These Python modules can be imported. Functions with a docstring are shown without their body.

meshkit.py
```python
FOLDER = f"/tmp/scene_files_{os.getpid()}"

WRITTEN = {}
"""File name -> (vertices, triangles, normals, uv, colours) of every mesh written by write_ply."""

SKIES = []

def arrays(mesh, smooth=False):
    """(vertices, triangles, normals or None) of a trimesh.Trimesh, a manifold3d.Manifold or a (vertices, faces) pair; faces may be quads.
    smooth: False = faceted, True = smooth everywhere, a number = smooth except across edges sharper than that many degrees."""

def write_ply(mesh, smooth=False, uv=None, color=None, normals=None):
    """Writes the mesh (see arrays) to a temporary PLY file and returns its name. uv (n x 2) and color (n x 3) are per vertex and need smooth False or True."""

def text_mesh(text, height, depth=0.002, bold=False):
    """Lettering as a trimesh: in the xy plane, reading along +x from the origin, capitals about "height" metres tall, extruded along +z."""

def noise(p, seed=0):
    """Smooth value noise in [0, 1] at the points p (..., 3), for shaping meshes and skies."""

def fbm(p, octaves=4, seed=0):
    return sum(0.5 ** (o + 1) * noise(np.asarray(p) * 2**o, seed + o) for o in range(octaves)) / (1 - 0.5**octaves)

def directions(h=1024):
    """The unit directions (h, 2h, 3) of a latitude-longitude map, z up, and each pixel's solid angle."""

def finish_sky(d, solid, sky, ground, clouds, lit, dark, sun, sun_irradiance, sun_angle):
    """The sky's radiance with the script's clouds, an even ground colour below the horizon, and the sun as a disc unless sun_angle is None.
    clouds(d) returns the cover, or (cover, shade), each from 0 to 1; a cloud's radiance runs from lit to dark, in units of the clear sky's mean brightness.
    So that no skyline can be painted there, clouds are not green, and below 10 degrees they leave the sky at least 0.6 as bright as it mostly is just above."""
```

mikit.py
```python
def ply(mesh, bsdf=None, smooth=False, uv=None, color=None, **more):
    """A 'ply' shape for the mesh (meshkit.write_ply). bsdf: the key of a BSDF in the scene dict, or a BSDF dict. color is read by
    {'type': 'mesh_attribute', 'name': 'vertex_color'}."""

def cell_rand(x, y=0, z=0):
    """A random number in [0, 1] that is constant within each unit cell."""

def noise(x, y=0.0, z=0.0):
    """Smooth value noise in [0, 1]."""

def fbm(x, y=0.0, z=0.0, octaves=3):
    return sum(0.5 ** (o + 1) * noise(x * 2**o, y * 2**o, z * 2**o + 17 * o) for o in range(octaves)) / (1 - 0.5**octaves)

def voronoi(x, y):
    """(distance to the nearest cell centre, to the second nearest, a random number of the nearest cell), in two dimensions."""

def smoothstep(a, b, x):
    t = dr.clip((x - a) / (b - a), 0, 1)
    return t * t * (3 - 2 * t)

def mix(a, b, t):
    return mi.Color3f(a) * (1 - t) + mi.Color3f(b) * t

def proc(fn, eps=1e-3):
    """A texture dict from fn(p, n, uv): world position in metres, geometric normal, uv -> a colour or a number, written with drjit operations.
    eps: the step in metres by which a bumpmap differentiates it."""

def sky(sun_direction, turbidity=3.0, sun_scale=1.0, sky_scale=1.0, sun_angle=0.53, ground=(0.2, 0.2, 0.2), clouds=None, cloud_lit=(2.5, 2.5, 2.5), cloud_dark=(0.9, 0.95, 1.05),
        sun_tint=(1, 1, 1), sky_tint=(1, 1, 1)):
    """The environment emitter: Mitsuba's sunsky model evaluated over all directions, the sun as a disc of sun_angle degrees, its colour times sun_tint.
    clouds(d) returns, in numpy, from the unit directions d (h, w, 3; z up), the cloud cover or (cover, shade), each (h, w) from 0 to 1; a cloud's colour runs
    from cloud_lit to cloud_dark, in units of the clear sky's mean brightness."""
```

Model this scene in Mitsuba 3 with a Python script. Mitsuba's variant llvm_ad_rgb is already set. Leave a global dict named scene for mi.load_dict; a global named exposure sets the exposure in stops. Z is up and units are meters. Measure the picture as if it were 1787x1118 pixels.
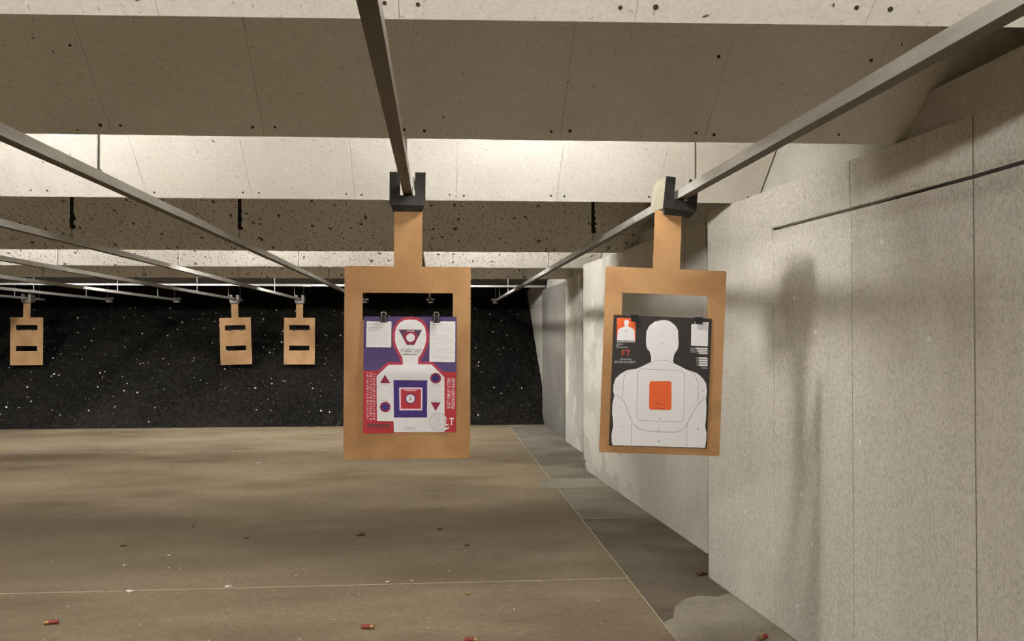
import math, random
import numpy as np
import trimesh, shapely
from shapely.geometry import Polygon, box as sbox, Point, LineString
from shapely import affinity
import mitsuba as mi, drjit as dr
import mikit, meshkit
from mikit import noise, fbm, voronoi, cell_rand, smoothstep, mix, proc, ply

T = mi.ScalarTransform4f
scene, labels = {}, {}

# ------------------------------------------------------------------ camera, lights, exposure
YAW, PITCH = math.radians(4.972), math.radians(0.913)
eye = np.array([0, 0, 1.6])
aim = np.array([math.sin(YAW) * math.cos(PITCH), math.cos(YAW) * math.cos(PITCH), math.sin(PITCH)])
scene['camera'] = {'type': 'perspective', 'fov': 61.557, 'fov_axis': 'x', 'near_clip': 0.05, 'far_clip': 100.0,
                   'to_world': T().look_at(origin=eye.tolist(), target=(eye + aim).tolist(), up=[0, 0, 1])}
exposure = 0.38
FLOOD_RADIANCE = (372.0, 361.0, 338.0)      # flood lamps behind the baffles
TUBE_RADIANCE = (86.0, 83.0, 78.0)          # fluorescent fittings above the shooting stalls

# ------------------------------------------------------------------ small mesh helpers
def box(x0, x1, y0, y1, z0, z1):
    m = trimesh.creation.box(extents=(x1 - x0, y1 - y0, z1 - z0))
    m.apply_translation(((x0 + x1) / 2, (y0 + y1) / 2, (z0 + z1) / 2))
    return m

def cham(x0, x1, y0, y1, z0, z1, c=0.003):
    """box with chamfered edges"""
    pts = []
    for sx in (0, 1):
        for sy in (0, 1):
            for sz in (0, 1):
                p = [(x0, x1)[sx], (y0, y1)[sy], (z0, z1)[sz]]
                d = [c if not s else -c for s in (sx, sy, sz)]
                for k in range(3):
                    q = list(p)
                    for j in range(3):
                        if j != k:
                            q[j] += d[j]
                    pts.append(q)
    return trimesh.convex.convex_hull(np.array(pts))

def cyl(p0, p1, r, n=10, r1=None):
    p0, p1 = np.asarray(p0, float), np.asarray(p1, float)
    z = p1 - p0
    L = np.linalg.norm(z)
    m = trimesh.creation.cylinder(radius=1, height=L, sections=n)
    v = m.vertices.copy()
    s = np.where(v[:, 2] > 0, r if r1 is None else r1, r)
    v[:, 0] *= s
    v[:, 1] *= s
    m.vertices = v
    m.apply_transform(trimesh.geometry.align_vectors([0, 0, 1], z / L))
    m.apply_translation((p0 + p1) / 2)
    return m

def tube(path, r, n=6):
    segs = []
    for a, b in zip(path[:-1], path[1:]):
        segs.append(cyl(a, b, r, n))
    for a in path[1:-1]:
        s = trimesh.creation.icosphere(subdivisions=1, radius=r)
        s.apply_translation(a)
        segs.append(s)
    return cat(segs)

def cat(ms):
    return trimesh.util.concatenate(ms)

def extrude(poly, h):
    return trimesh.creation.extrude_polygon(poly, h, engine='earcut')

def prism_xy(pts, z0, z1):
    m = extrude(Polygon(pts), z1 - z0)
    m.apply_translation((0, 0, z0))
    return m

def prism_xz(poly, y0, y1):
    """polygon drawn in (x, z), extruded along y"""
    m = extrude(poly, y1 - y0)
    v = m.vertices
    m = trimesh.Trimesh(np.stack([v[:, 0], y0 + (y1 - y0) - v[:, 2], v[:, 1]], 1), m.faces, process=False)
    m.fix_normals()
    return m

def pose(loc, yaw=0.0, roll=0.0, pitch=0.0):
    """yaw about z, roll about y (positive: clockwise as seen from the shooter), pitch about x, degrees"""
    R = trimesh.transformations.rotation_matrix
    M = R(math.radians(yaw), (0, 0, 1)) @ R(math.radians(roll), (0, 1, 0)) @ R(math.radians(pitch), (1, 0, 0))
    M[:3, 3] = loc
    return M

used = {}
def key_for(name):
    n = used.get(name, 0)
    used[name] = n + 1
    return name if n == 0 else f'{name}_{n:03d}'

def put(name, mesh, bsdf, parent=None, smooth=False, M=None, **more):
    k = key_for((parent + '__' if parent else '') + name)
    if M is not None:
        mesh = mesh.copy()
        mesh.apply_transform(M)
    scene[k] = ply(mesh, bsdf, smooth, **more)
    return k

def thing(name, label, cat_, group=None):
    k = key_for(name)
    labels[k] = {'label': label, 'category': cat_}
    if group:
        labels[k]['group'] = group
    return k

def struct(name, mesh, bsdf, label, parent=None, smooth=False):
    k = put(name, mesh, bsdf, parent, smooth)
    labels[k] = {'label': label, 'kind': 'structure'}
    return k

def stuff(k):
    labels.setdefault(k, {})['kind'] = 'stuff'

# ------------------------------------------------------------------ materials
def mat(key, color, rough=0.7, metal=0.0, spec=0.4, bump=None, bscale=1.0, two=True, **kw):
    c = {'type': 'rgb', 'value': list(color)} if isinstance(color, (tuple, list)) else color
    r = rough if not callable(rough) else proc(rough)
    b = {'type': 'principled', 'base_color': c, 'roughness': r, 'metallic': metal, 'specular': spec, **kw}
    if bump is not None:
        b = {'type': 'bumpmap', 'texture': proc(bump), 'scale': bscale, 'bsdf': b}
    scene[key] = {'type': 'twosided', 'bsdf': b} if two else b

def ply_col(p, n, uv):
    s = p.y * 0.766 - p.z * 0.643
    m = fbm(p.x * 1.3, s * 1.3, p.z, 4)
    fine = noise(p.x * 140, s * 140, 3.0)
    c = mix((0.655, 0.617, 0.543), (0.745, 0.712, 0.652), smoothstep(0.25, 0.75, m))
    c = c * (0.93 + 0.12 * fine)
    far = smoothstep(4.6, 8.4, p.y)
    # pock marks: small ragged dark chips, a few large ones
    wx, ws = p.x + 0.02 * noise(p.x * 40, s * 40), s + 0.02 * noise(p.x * 40, s * 40, 9.0)
    d, _, r = voronoi(wx * 9.0, ws * 7.0)
    big = smoothstep(0.034 + 0.075 * far, 0.02 + 0.06 * far, d / (0.35 + 1.3 * cell_rand(r * 977, 3))) * smoothstep(0.90 - 0.38 * far, 0.92 - 0.38 * far, r)
    d2, _, r2 = voronoi(wx * 34.0, ws * 26.0)
    small = smoothstep(0.13 + 0.14 * far, 0.08 + 0.12 * far, d2) * smoothstep(0.80 - 0.22 * far, 0.82 - 0.22 * far, r2)
    return mix(mix(c, (0.30, 0.26, 0.20), small * (0.5 + 0.4 * far)), (0.085, 0.065, 0.045), big * 0.9)
mat('m_plywood', proc(ply_col), 0.75, spec=0.25)
mat('m_dark_baffle', proc(lambda p, n, uv: mix((0.018, 0.014, 0.010), (0.036, 0.028, 0.02), fbm(p.x * 3, p.y * 3, p.z * 3, 3))), 0.9)  # flat near-black brown for the rearmost baffle

def wall_col(p, n, uv):
    f = noise(p.y * 125 + 1.5 * noise(p.y * 40, p.z * 30), p.z * 82, 1.0)
    g = noise(p.y * 260, p.z * 190, 5.0)
    m = fbm(p.y * 1.6, p.z * 1.1, 2.0, 4)
    v = fbm(p.y * 9, p.z * 0.7, 4.0, 3)
    t = 0.38 * f + 0.34 * g + 0.28 * m
    c = mix((0.475, 0.445, 0.395), (0.645, 0.615, 0.56), smoothstep(0.22, 0.75, t))
    c = c * (0.93 + 0.13 * v)
    # a broad patchy darker band around mid height
    band = smoothstep(0.30, 0.0, dr.abs(p.z - 1.66 - 0.1 * (noise(p.y * 2.0) - 0.5))) * smoothstep(0.35, 0.65, fbm(p.y * 2.3, p.z * 2.3, 8.0))
    c = mix(c, (0.36, 0.32, 0.235), band * 0.35)
    d, _, r = voronoi(p.y * 2.1, p.z * 2.1)
    chip = smoothstep(0.030, 0.018, d) * smoothstep(0.62, 0.64, r)
    return mix(c, (0.80, 0.77, 0.72), chip * 0.8)
mat('m_wallboard', proc(wall_col), 0.95, spec=0.1,
    bump=lambda p, n, uv: noise(p.y * 125 + 1.5 * noise(p.y * 40, p.z * 30), p.z * 82, 1.0) + 0.5 * noise(p.y * 260, p.z * 190, 5.0), bscale=0.0007)

def old_col(p, n, uv):
    m = fbm(p.y * 1.5, p.z * 1.7, 2.0, 4)
    b = fbm(p.y * 3.0 + 7, p.z * 3.6, 5.0, 3)
    c = mix((0.53, 0.515, 0.475), (0.62, 0.60, 0.555), smoothstep(0.3, 0.7, m))
    patch = smoothstep(0.50, 0.64, b) * smoothstep(7.8, 9.3, p.y + 0.8 * smoothstep(0.6, 0.1, p.z))
    c = mix(c, (0.70, 0.68, 0.63), patch)
    return c * (0.95 + 0.1 * noise(p.y * 60, p.z * 60))
mat('m_old_wall', proc(old_col), 0.9, spec=0.15)

def conc_col(p, n, uv):
    m = fbm(p.y * 0.9, p.z * 1.2, p.x, 4)
    return mix((0.40, 0.385, 0.35), (0.54, 0.52, 0.47), smoothstep(0.3, 0.7, m)) * (0.93 + 0.12 * noise(p.y * 70, p.z * 70))
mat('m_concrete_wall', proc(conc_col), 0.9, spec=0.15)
mat('m_dimmed_wall', proc(lambda p, n, uv: conc_col(p, n, uv) * 0.40), 0.9, spec=0.15)  # concrete darkened to hold shade on the fourth section and cut bounce

def floor_col(p, n, uv):
    streak = fbm(p.x * 1.1, p.y * 2.6, 1.0, 5)
    blot = fbm(p.x * 0.55 + 3, p.y * 0.85, 7.0, 4)
    fine = noise(p.x * 45, p.y * 60)
    c = mix((0.145, 0.111, 0.071), (0.262, 0.211, 0.145), smoothstep(0.25, 0.75, 0.4 * streak + 0.6 * blot))
    c = c * (0.90 + 0.2 * fine)
    dim_stain = smoothstep(2.6, 0.2, dr.abs(p.y - 7.3 - 0.9 * (fbm(p.x * 0.8, 3.0) - 0.5))) * smoothstep(0.25, 0.6, fbm(p.x * 0.8, p.y * 1.4, 11.0))  # dimness between lamp rows painted into the floor, broken up like stains
    c = mix(c, (0.115, 0.09, 0.06), 0.5 * dim_stain)
    d, _, r = voronoi(p.x * 9, p.y * 9)
    speck = smoothstep(0.06, 0.03, d) * smoothstep(0.95, 0.96, r)
    return mix(c, (0.62, 0.58, 0.50), speck * 0.75)
mat('m_floor', proc(floor_col), lambda p, n, uv: 0.50 + 0.25 * fbm(p.x * 2, p.y * 4), spec=0.35)

def gutter(key, lo, hi):
    def col(p, n, uv):
        m = fbm(p.x * 2.2, p.y * 3.1, lo[0] * 100, 4)
        return mix(lo, hi, smoothstep(0.25, 0.75, m)) * (0.92 + 0.15 * noise(p.x * 60, p.y * 60))
    mat(key, proc(col), 0.7, spec=0.3)
gutter('m_gutter_pale', (0.215, 0.19, 0.15), (0.285, 0.258, 0.212))
gutter('m_gutter_grey', (0.16, 0.142, 0.115), (0.23, 0.208, 0.172))
gutter('m_gutter_dark', (0.098, 0.08, 0.06), (0.15, 0.126, 0.097))
mat('m_seam', (0.42, 0.37, 0.28), 0.9)
mat('m_joint_shade', (0.23, 0.205, 0.17), 0.95)  # dark tone standing in for shade inside the board joints
mat('m_shade_void', (0.05, 0.045, 0.04), 0.95)  # dark tone standing in for shade in the long gap

def card_col(p, n, uv):
    m = fbm(p.x * 6, p.z * 6, p.y, 3)
    g = noise(p.x * 260, p.z * 90)
    return mix((0.335, 0.182, 0.078), (0.405, 0.23, 0.104), smoothstep(0.3, 0.7, m)) * (0.95 + 0.09 * g)
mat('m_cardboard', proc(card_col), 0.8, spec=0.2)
mat('m_cardboard_lit', proc(lambda p, n, uv: card_col(p, n, uv) * mi.Color3f(1.32, 1.42, 1.6)), 0.8, spec=0.2)  # same board, with brighter light on the far holders put into its colour
mat('m_galvanised', proc(lambda p, n, uv: mix((0.44, 0.42, 0.395), (0.64, 0.62, 0.60), fbm(p.x * 30, p.y * 5, p.z * 30, 3))), 0.36, metal=0.45, spec=0.5)
mat('m_underside_strip', proc(lambda p, n, uv: mix((0.085, 0.07, 0.052), (0.15, 0.128, 0.10), fbm(p.x * 20, p.y * 3, 1.0, 3))), 0.6, metal=0.2)  # patchy dark tone for the underside of the rails
mat('m_rod', (0.45, 0.43, 0.40), 0.45, metal=0.7)
mat('m_sleeve', (0.018, 0.015, 0.013), 0.9)
mat('m_black_plate', proc(lambda p, n, uv: mix((0.018, 0.017, 0.015), (0.05, 0.047, 0.042), fbm(p.x * 25, p.z * 25, p.y, 3))), 0.6, metal=0.3)
mat('m_olive', proc(lambda p, n, uv: mix((0.20, 0.19, 0.135), (0.29, 0.275, 0.205), fbm(p.x * 12, p.y * 12, p.z * 12, 3))), 0.5, metal=0.35)
mat('m_zinc_block', (0.27, 0.25, 0.22), 0.5, metal=0.5)
mat('m_clip_black', (0.012, 0.012, 0.014), 0.3, spec=0.6)
mat('m_chrome', (0.75, 0.75, 0.75), 0.2, metal=1.0)
mat('m_lamp_body', (0.10, 0.10, 0.10), 0.5)
mat('m_trim_dark', (0.14, 0.125, 0.10), 0.8)
mat('m_hole', (0.05, 0.038, 0.026), 0.9)
INK = {'white': (0.69, 0.67, 0.675), 'red': (0.41, 0.036, 0.046), 'glow': (0.38, 0.045, 0.075), 'violet': (0.078, 0.048, 0.145), 'plum': (0.12, 0.042, 0.11),
       'navy': (0.05, 0.03, 0.17), 'maroon': (0.25, 0.025, 0.06), 'mauve': (0.085, 0.045, 0.085), 'pink': (0.72, 0.55, 0.60), 'ink': (0.16, 0.15, 0.16),
       'pale_ink': (0.48, 0.46, 0.47), 'brown': (0.14, 0.05, 0.045), 'black': (0.034, 0.030, 0.027), 'orange': (0.70, 0.115, 0.035), 'grey': (0.26, 0.25, 0.25),
       'line': (0.35, 0.34, 0.36), 'rust': (0.42, 0.06, 0.045), 'pen': (0.30, 0.30, 0.40), 'shade': (0.66, 0.64, 0.64)}
for k_, c_ in INK.items():
    mat('m_ink_' + k_, c_, 0.6, spec=0.2)
mat('m_shell_red', (0.22, 0.032, 0.022), 0.45, spec=0.5)
mat('m_shell_dark', (0.075, 0.03, 0.018), 0.5)
mat('m_brass', (0.36, 0.24, 0.11), 0.4, metal=0.7)
mat('m_tarnished', (0.14, 0.095, 0.05), 0.5, metal=0.5)
mat('m_scrap', (0.72, 0.69, 0.62), 0.8)

def rubber_col(p, n, uv):
    m = fbm(p.x * 0.8, p.z * 1.5, 3.0, 3)
    g = noise(p.x * 28, p.z * 28, p.y * 28)
    c = mix((0.0035, 0.0033, 0.003), (0.016, 0.014, 0.0115), smoothstep(0.3, 0.75, 0.5 * m + 0.5 * g))
    d, _, r = voronoi(p.x * 11, (p.z + p.y) * 9)
    lump = smoothstep(0.30, 0.12, d) * smoothstep(0.80, 0.85, r)
    return mix(c, (0.036, 0.031, 0.024), lump * 0.8)
mat('m_rubber', proc(rubber_col), 0.85, spec=0.25)
mat('m_black_wall', (0.012, 0.011, 0.010), 0.95)
scene['m_flood_lens'] = {'type': 'diffuse', 'reflectance': {'type': 'rgb', 'value': [0.6, 0.6, 0.6]}}

# ------------------------------------------------------------------ the setting
CEIL, XW, XR, XL = 3.3, 1.97, 2.42, -9.8       # ceiling height, right wall face, recess face, left wall
BAF = [(2.2, 0.05), (3.55, 0.03), (5.19, 0.025), (8.43, 0.02), (10.40, 0.02), (12.55, 0.02), (15.4, 0.0)]   # lower edge: y at x=0, skew
ZB = [2.406] * 6 + [2.483]
SL = 0.84

struct('ceiling', box(XL - 0.1, XR + 0.3, -3.6, 19.0, CEIL, CEIL + 0.1), 'm_plywood', 'flat ceiling above the baffles')
struct('wall_left', box(XL - 0.2, XL, -3.6, 19.0, -0.1, CEIL), 'm_dimmed_wall', 'left side wall of the range')
struct('wall_rear', box(XL, XR + 0.2, -3.7, -3.5, -0.1, CEIL), 'm_dimmed_wall', 'rear wall behind the shooter')
struct('wall_back', box(XL, XR + 0.2, 18.75, 19.0, -0.1, CEIL), 'm_black_wall', 'black rear wall above the rubber bullet trap')

wall = struct('wall_right', cat([
    box(XW, XR + 0.25, -3.5, 18.75, -0.1, 2.575),
    box(XR, XR + 0.25, -3.5, 18.75, 2.575, CEIL),
    box(XW, XR, 3.95, 5.75, 2.575, CEIL), box(XW, XR, 8.75, 10.6, 2.575, CEIL)]), 'm_concrete_wall', 'pale right side wall of the range')

S1 = lambda y: 1.78 + 0.076 * (5.55 - y)
def wall_panel(y0, y1, z0, z1, f, m='m_wallboard', name='panel', back=XW - 0.002, gap=0.0035, c=0.004):
    a, b = y0 + gap, y1 - gap
    pts = [(f(a) + c, a), (f(a + c), a + c), (f(b - c), b - c), (f(b) + c, b), (back, b), (back, a)]
    return put(name, prism_xy(pts, z0, z1), m, wall)
# nearest wall section: full-height board at its far end, then boards with a strip of boards above a dark gap
wall_panel(4.615, 5.55, 0.004, 2.406, S1)
edges = [4.615, 3.83, 3.00, 2.17, 1.34, 0.51, -0.32, -1.15, -1.98]
for a, b in zip(edges[1:], edges[:-1]):
    wall_panel(a, b, 0.004, 2.172, S1)
    wall_panel(a, b, 2.187, 2.406, lambda y: S1(y) - 0.004, name='upper_panel')
for y in edges[:-1]:  # added dark strips stand in for shade in the open joints
    put('joint_shade', prism_xy([(S1(y) + .0035, y - .0034), (S1(y) + .0035, y + .0034), (XW - .003, y + .0034), (XW - .003, y - .0034)], 0.004, 2.171 if y < 4.6 else 2.406), 'm_joint_shade', wall)
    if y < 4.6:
        put('joint_shade', prism_xy([(S1(y) + .0035, y - .0034), (S1(y) + .0035, y + .0034), (XW - .003, y + .0034), (XW - .003, y - .0034)], 2.1875, 2.405), 'm_joint_shade', wall)
put('gap_shade', prism_xy([(S1(4.615) + .03, 4.615), (S1(-1.98) + .03, -1.98), (XW - .003, -1.98), (XW - .003, 4.615)], 2.1721, 2.1869), 'm_shade_void', wall)  # added strip, coloured dark in place of shade behind the gap
# second section, angled the same way, of older whitewashed concrete
S2 = lambda y: 1.955 - 0.055 * (y - 6.2)
wall_panel(6.15, 6.60, 0.004, 2.43, S2, 'm_old_wall')
pm = prism_xy([(S2(6.61), 6.61), (S2(10.15), 10.15), (S2(10.15) + 0.02, 10.17), (XW - .002, 10.17), (XW - .002, 6.61)], 0.004, 2.43)
try:
    import manifold3d as m3
    man = m3.Manifold(m3.Mesh(np.asarray(pm.vertices, np.float32), np.asarray(pm.faces, np.uint32)))
    rg = random.Random(5)
    for (y, z, r) in [(10.18, 0.02, .10), (10.12, .05, .07), (10.2, .12, .07), (10.17, .22, .045), (10.02, .0, .06), (10.19, .30, .03), (10.08, .11, .05)]:
        s = trimesh.creation.icosphere(subdivisions=1, radius=r)
        s.vertices *= 1 + 0.25 * (np.random.RandomState(int(y * 100 + z * 1000)).rand(len(s.vertices), 1) - .5)
        s.apply_translation((S2(y) - 0.01, y, z))
        man = man - m3.Manifold(m3.Mesh(np.asarray(s.vertices, np.float32), np.asarray(s.faces, np.uint32)))
    mm = man.to_mesh()
    pm = trimesh.Trimesh(mm.vert_properties[:, :3], mm.tri_verts, process=False)
except Exception:
    pass
put('panel', pm, 'm_old_wall', wall)
k = put('crumbled_core', prism_xy([(S2(10.1) + .045, 9.95), (S2(10.1) + .045, 10.11), (XW - .01, 10.11), (XW - .01, 9.95)], 0.003, 0.30), 'm_trim_dark', wall)
# third and fourth sections
S3 = lambda y: 1.945 - 0.03 * (y - 11.6)
wall_panel(11.55, 12.74, 0.004, 2.43, S3, 'm_old_wall')
S4 = lambda y: 1.945 - 0.022 * (y - 12.8)
wall_panel(12.80, 15.4, 0.004, 2.40, S4, 'm_dimmed_wall')

floor = struct('floor', box(XL, XR + 0.2, -3.5, 18.75, -0.12, -0.002), 'm_seam', 'stained concrete floor of the range')
xg = 1.252
def slab(x0, x1, y0, y1, m, name='slab', z1=0.0, g=0.005, g1=None):
    return put(name, cham(x0 + .0015, x1 - .0015, y0 + g, y1 - (g1 or g), -0.05, z1, 0.003), m, floor)
for a, b in [(-3.5, -0.9), (-0.9, 5.585), (5.585, 12.1), (12.1, 15.9)]:
    slab(XL, xg, a, b, 'm_floor', g=.013 if a == 12.1 else .006, g1=.013 if b == 12.1 else .006)
for a, b, m in [(-3.5, 1.0, 'm_gutter_grey'), (1.0, 5.02, 'm_gutter_pale'), (6.2, 7.4, 'm_gutter_dark'), (7.4, 8.36, 'm_gutter_grey'),
                (8.36, 8.86, 'm_gutter_grey'), (8.86, 9.5, 'm_gutter_pale'), (9.5, 10.35, 'm_gutter_grey'), (10.35, 15.9, 'm_gutter_grey')]:
    slab(xg, XW + 0.02, a, b, m, 'gutter_slab', z1=-.0006, g=0.003)
# the dark slab with its wavy wet-looking edge
yy = [(1.256, 4.72), (1.33, 4.78), (1.40, 5.0), (1.50, 5.12), (1.60, 5.18), (1.70, 5.14), (1.82, 5.22), (1.985, 5.2)]
pts = yy + [(1.985, 6.197), (1.256, 6.197)]
m = prism_xy(pts, -0.05, 0.0015)
put('gutter_slab', m, 'm_gutter_dark', floor)
put('gutter_slab', prism_xy([(1.256, 5.02), (1.985, 5.02), (1.985, 5.25), (1.256, 5.25)], -0.05, 0.0), 'm_gutter_pale', floor)
put('repair_patch', prism_xy([(1.08, 8.92), (1.27, 8.86), (1.97, 8.88), (1.97, 9.48), (1.10, 9.44)], -0.002, 0.003), 'm_gutter_pale', floor)

# ------------------------------------------------------------------ ceiling baffles
rb = random.Random(11)
ORD = ['nearest', 'second', 'third', 'fourth', 'fifth', 'sixth', 'seventh']
BLAB = ['brightly lit pale plywood ceiling baffle along the top edge of the photo, nearest the camera',
        'widest brown shaded plywood ceiling baffle across the top, with pairs of screw heads',
        'brightly lit pale plywood ceiling baffle directly below the widest brown shaded one',
        'shaded speckled plywood ceiling baffle with black sleeved hanger rods in front of it',
        'narrow bright plywood ceiling baffle just above the left paper target',
        'narrow pock marked shaded baffle just above the black opening of the bullet trap',
        'darkest rearmost baffle above the long cross strut near the bullet trap']
PW = 0.605
for i, (y0, sk) in enumerate(BAF):
    b = thing('ceiling_baffle', BLAB[i], 'baffle')
    zb, L = ZB[i], (CEIL - ZB[i]) / SL
    x1 = XR - 0.01 if i in (0, 1) else XW - 0.01
    n = int((x1 - XL) / PW)
    off = -0.098 + 0.605 * (0.0 if i != 2 else 0.35)
    js = [XL + 0.02] + [off + PW * q for q in range(-30, 30) if XL + 0.2 < off + PW * q < x1 - 0.1] + [x1]
    s3 = []
    for xa, xb in zip(js[:-1], js[1:]):
        r = lambda: rb.uniform(-0.004, 0.004)
        g = 0.0006
        wob = (r(), r()) if i > 2 else (r() * .3, r() * .3)
        q = []
        for x, w in ((xa + g, wob[0]), (xb - g, wob[1])):
            yb = y0 - sk * x
            q += [(x, yb + w * .5, zb - w * .5 * i / 3), (x, yb - L, CEIL - 0.002), (x, yb - L + 0.03, CEIL - 0.002), (x, yb + 0.022, zb + 0.012)]
        v = np.array(q)
        f = [(0, 4, 5), (0, 5, 1), (1, 5, 6), (1, 6, 2), (2, 6, 7), (2, 7, 3), (3, 7, 4), (3, 4, 0), (0, 1, 2), (0, 2, 3), (4, 6, 5), (4, 7, 6)]
        pm = trimesh.Trimesh(v, f, process=False)
        pm.fix_normals()
        put('panel', pm, 'm_plywood' if i < 6 else 'm_dark_baffle', b)
        if i < 4:
            d = np.array([0, -1, SL]) / math.hypot(1, SL)
            nn = np.array([0, -SL, -1]) / math.hypot(1, SL)
            for dx in (0.043, PW - 0.043):
                for along in (0.045, 0.40, 0.82) if i != 3 else (0.03, 0.05):
                    if rb.random() < (0.93 if along != 0.40 else .25) and xa + dx < xb and xa > -6:
                        x = xa + dx + rb.uniform(-.008, .008)
                        p = np.array([x, y0 - sk * x, zb]) + d * (along + rb.uniform(-.006, .006))
                        s3.append(cyl(p - nn * 0.003, p + nn * 0.0025, rb.uniform(.0052, .0078), 7))
    if s3:
        stuff(put('screw_head', cat(s3), 'm_hole', b))

# ------------------------------------------------------------------ flood lamps behind the baffles and fittings above the stalls
def flood(x, y, z, lab, tilt=-24, power=1.0):
    t = thing('flood_lamp', lab, 'lamp', 'flood lamps behind the ceiling baffles')
    M = pose((x, y, z), 0, 0, tilt)
    prof = [(0.03, -0.12), (0.055, -0.10), (0.095, -0.01), (0.10, 0.0), (0.088, 0.0), (0.085, -0.006), (0.03, -0.09)]
    body = trimesh.creation.revolve(np.array(prof + [prof[0]]), sections=20)
    R = trimesh.transformations.rotation_matrix(-math.pi / 2, (1, 0, 0))
    body.apply_transform(R)
    put('housing', body, 'm_lamp_body', t, 30, M)
    put('stem', cyl((0, -0.10, 0), (0, -0.10, 0.3), 0.012), 'm_lamp_body', t, M=M)
    a = np.linspace(0, 2 * np.pi, 21)[:-1]
    v = np.vstack([[0, -0.004, 0], np.stack([0.084 * np.cos(a), a * 0 - 0.004, 0.084 * np.sin(a)], 1)])
    f = [(0, 1 + (j + 1) % 20, 1 + j) for j in range(20)]
    lens = trimesh.Trimesh(v, f, process=False)
    if lens.face_normals[0][1] < 0:
        lens.invert()
    put('lens', lens, 'm_flood_lens', t, M=M, emitter={'type': 'area', 'radiance': {'type': 'rgb', 'value': [power * q for q in FLOOD_RADIANCE]}})
for x in (0.5, -2.07, -4.64, -7.2):
    flood(x, 3.75, 2.70, 'small black flood lamp hidden behind a shaded ceiling baffle, aimed downrange', -32, 1.1)
for x in (0.5, -2.07, -4.64, -7.2):
    flood(x, 12.78, 2.74, 'small black flood lamp hidden behind a shaded ceiling baffle, aimed downrange', -38, 1.65)
for x in (0.5, -2.07, -4.64, -7.2):
    flood(x, 8.66, 2.72, 'small black flood lamp hidden behind a shaded ceiling baffle, aimed downrange', -24, 1.25)
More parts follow.
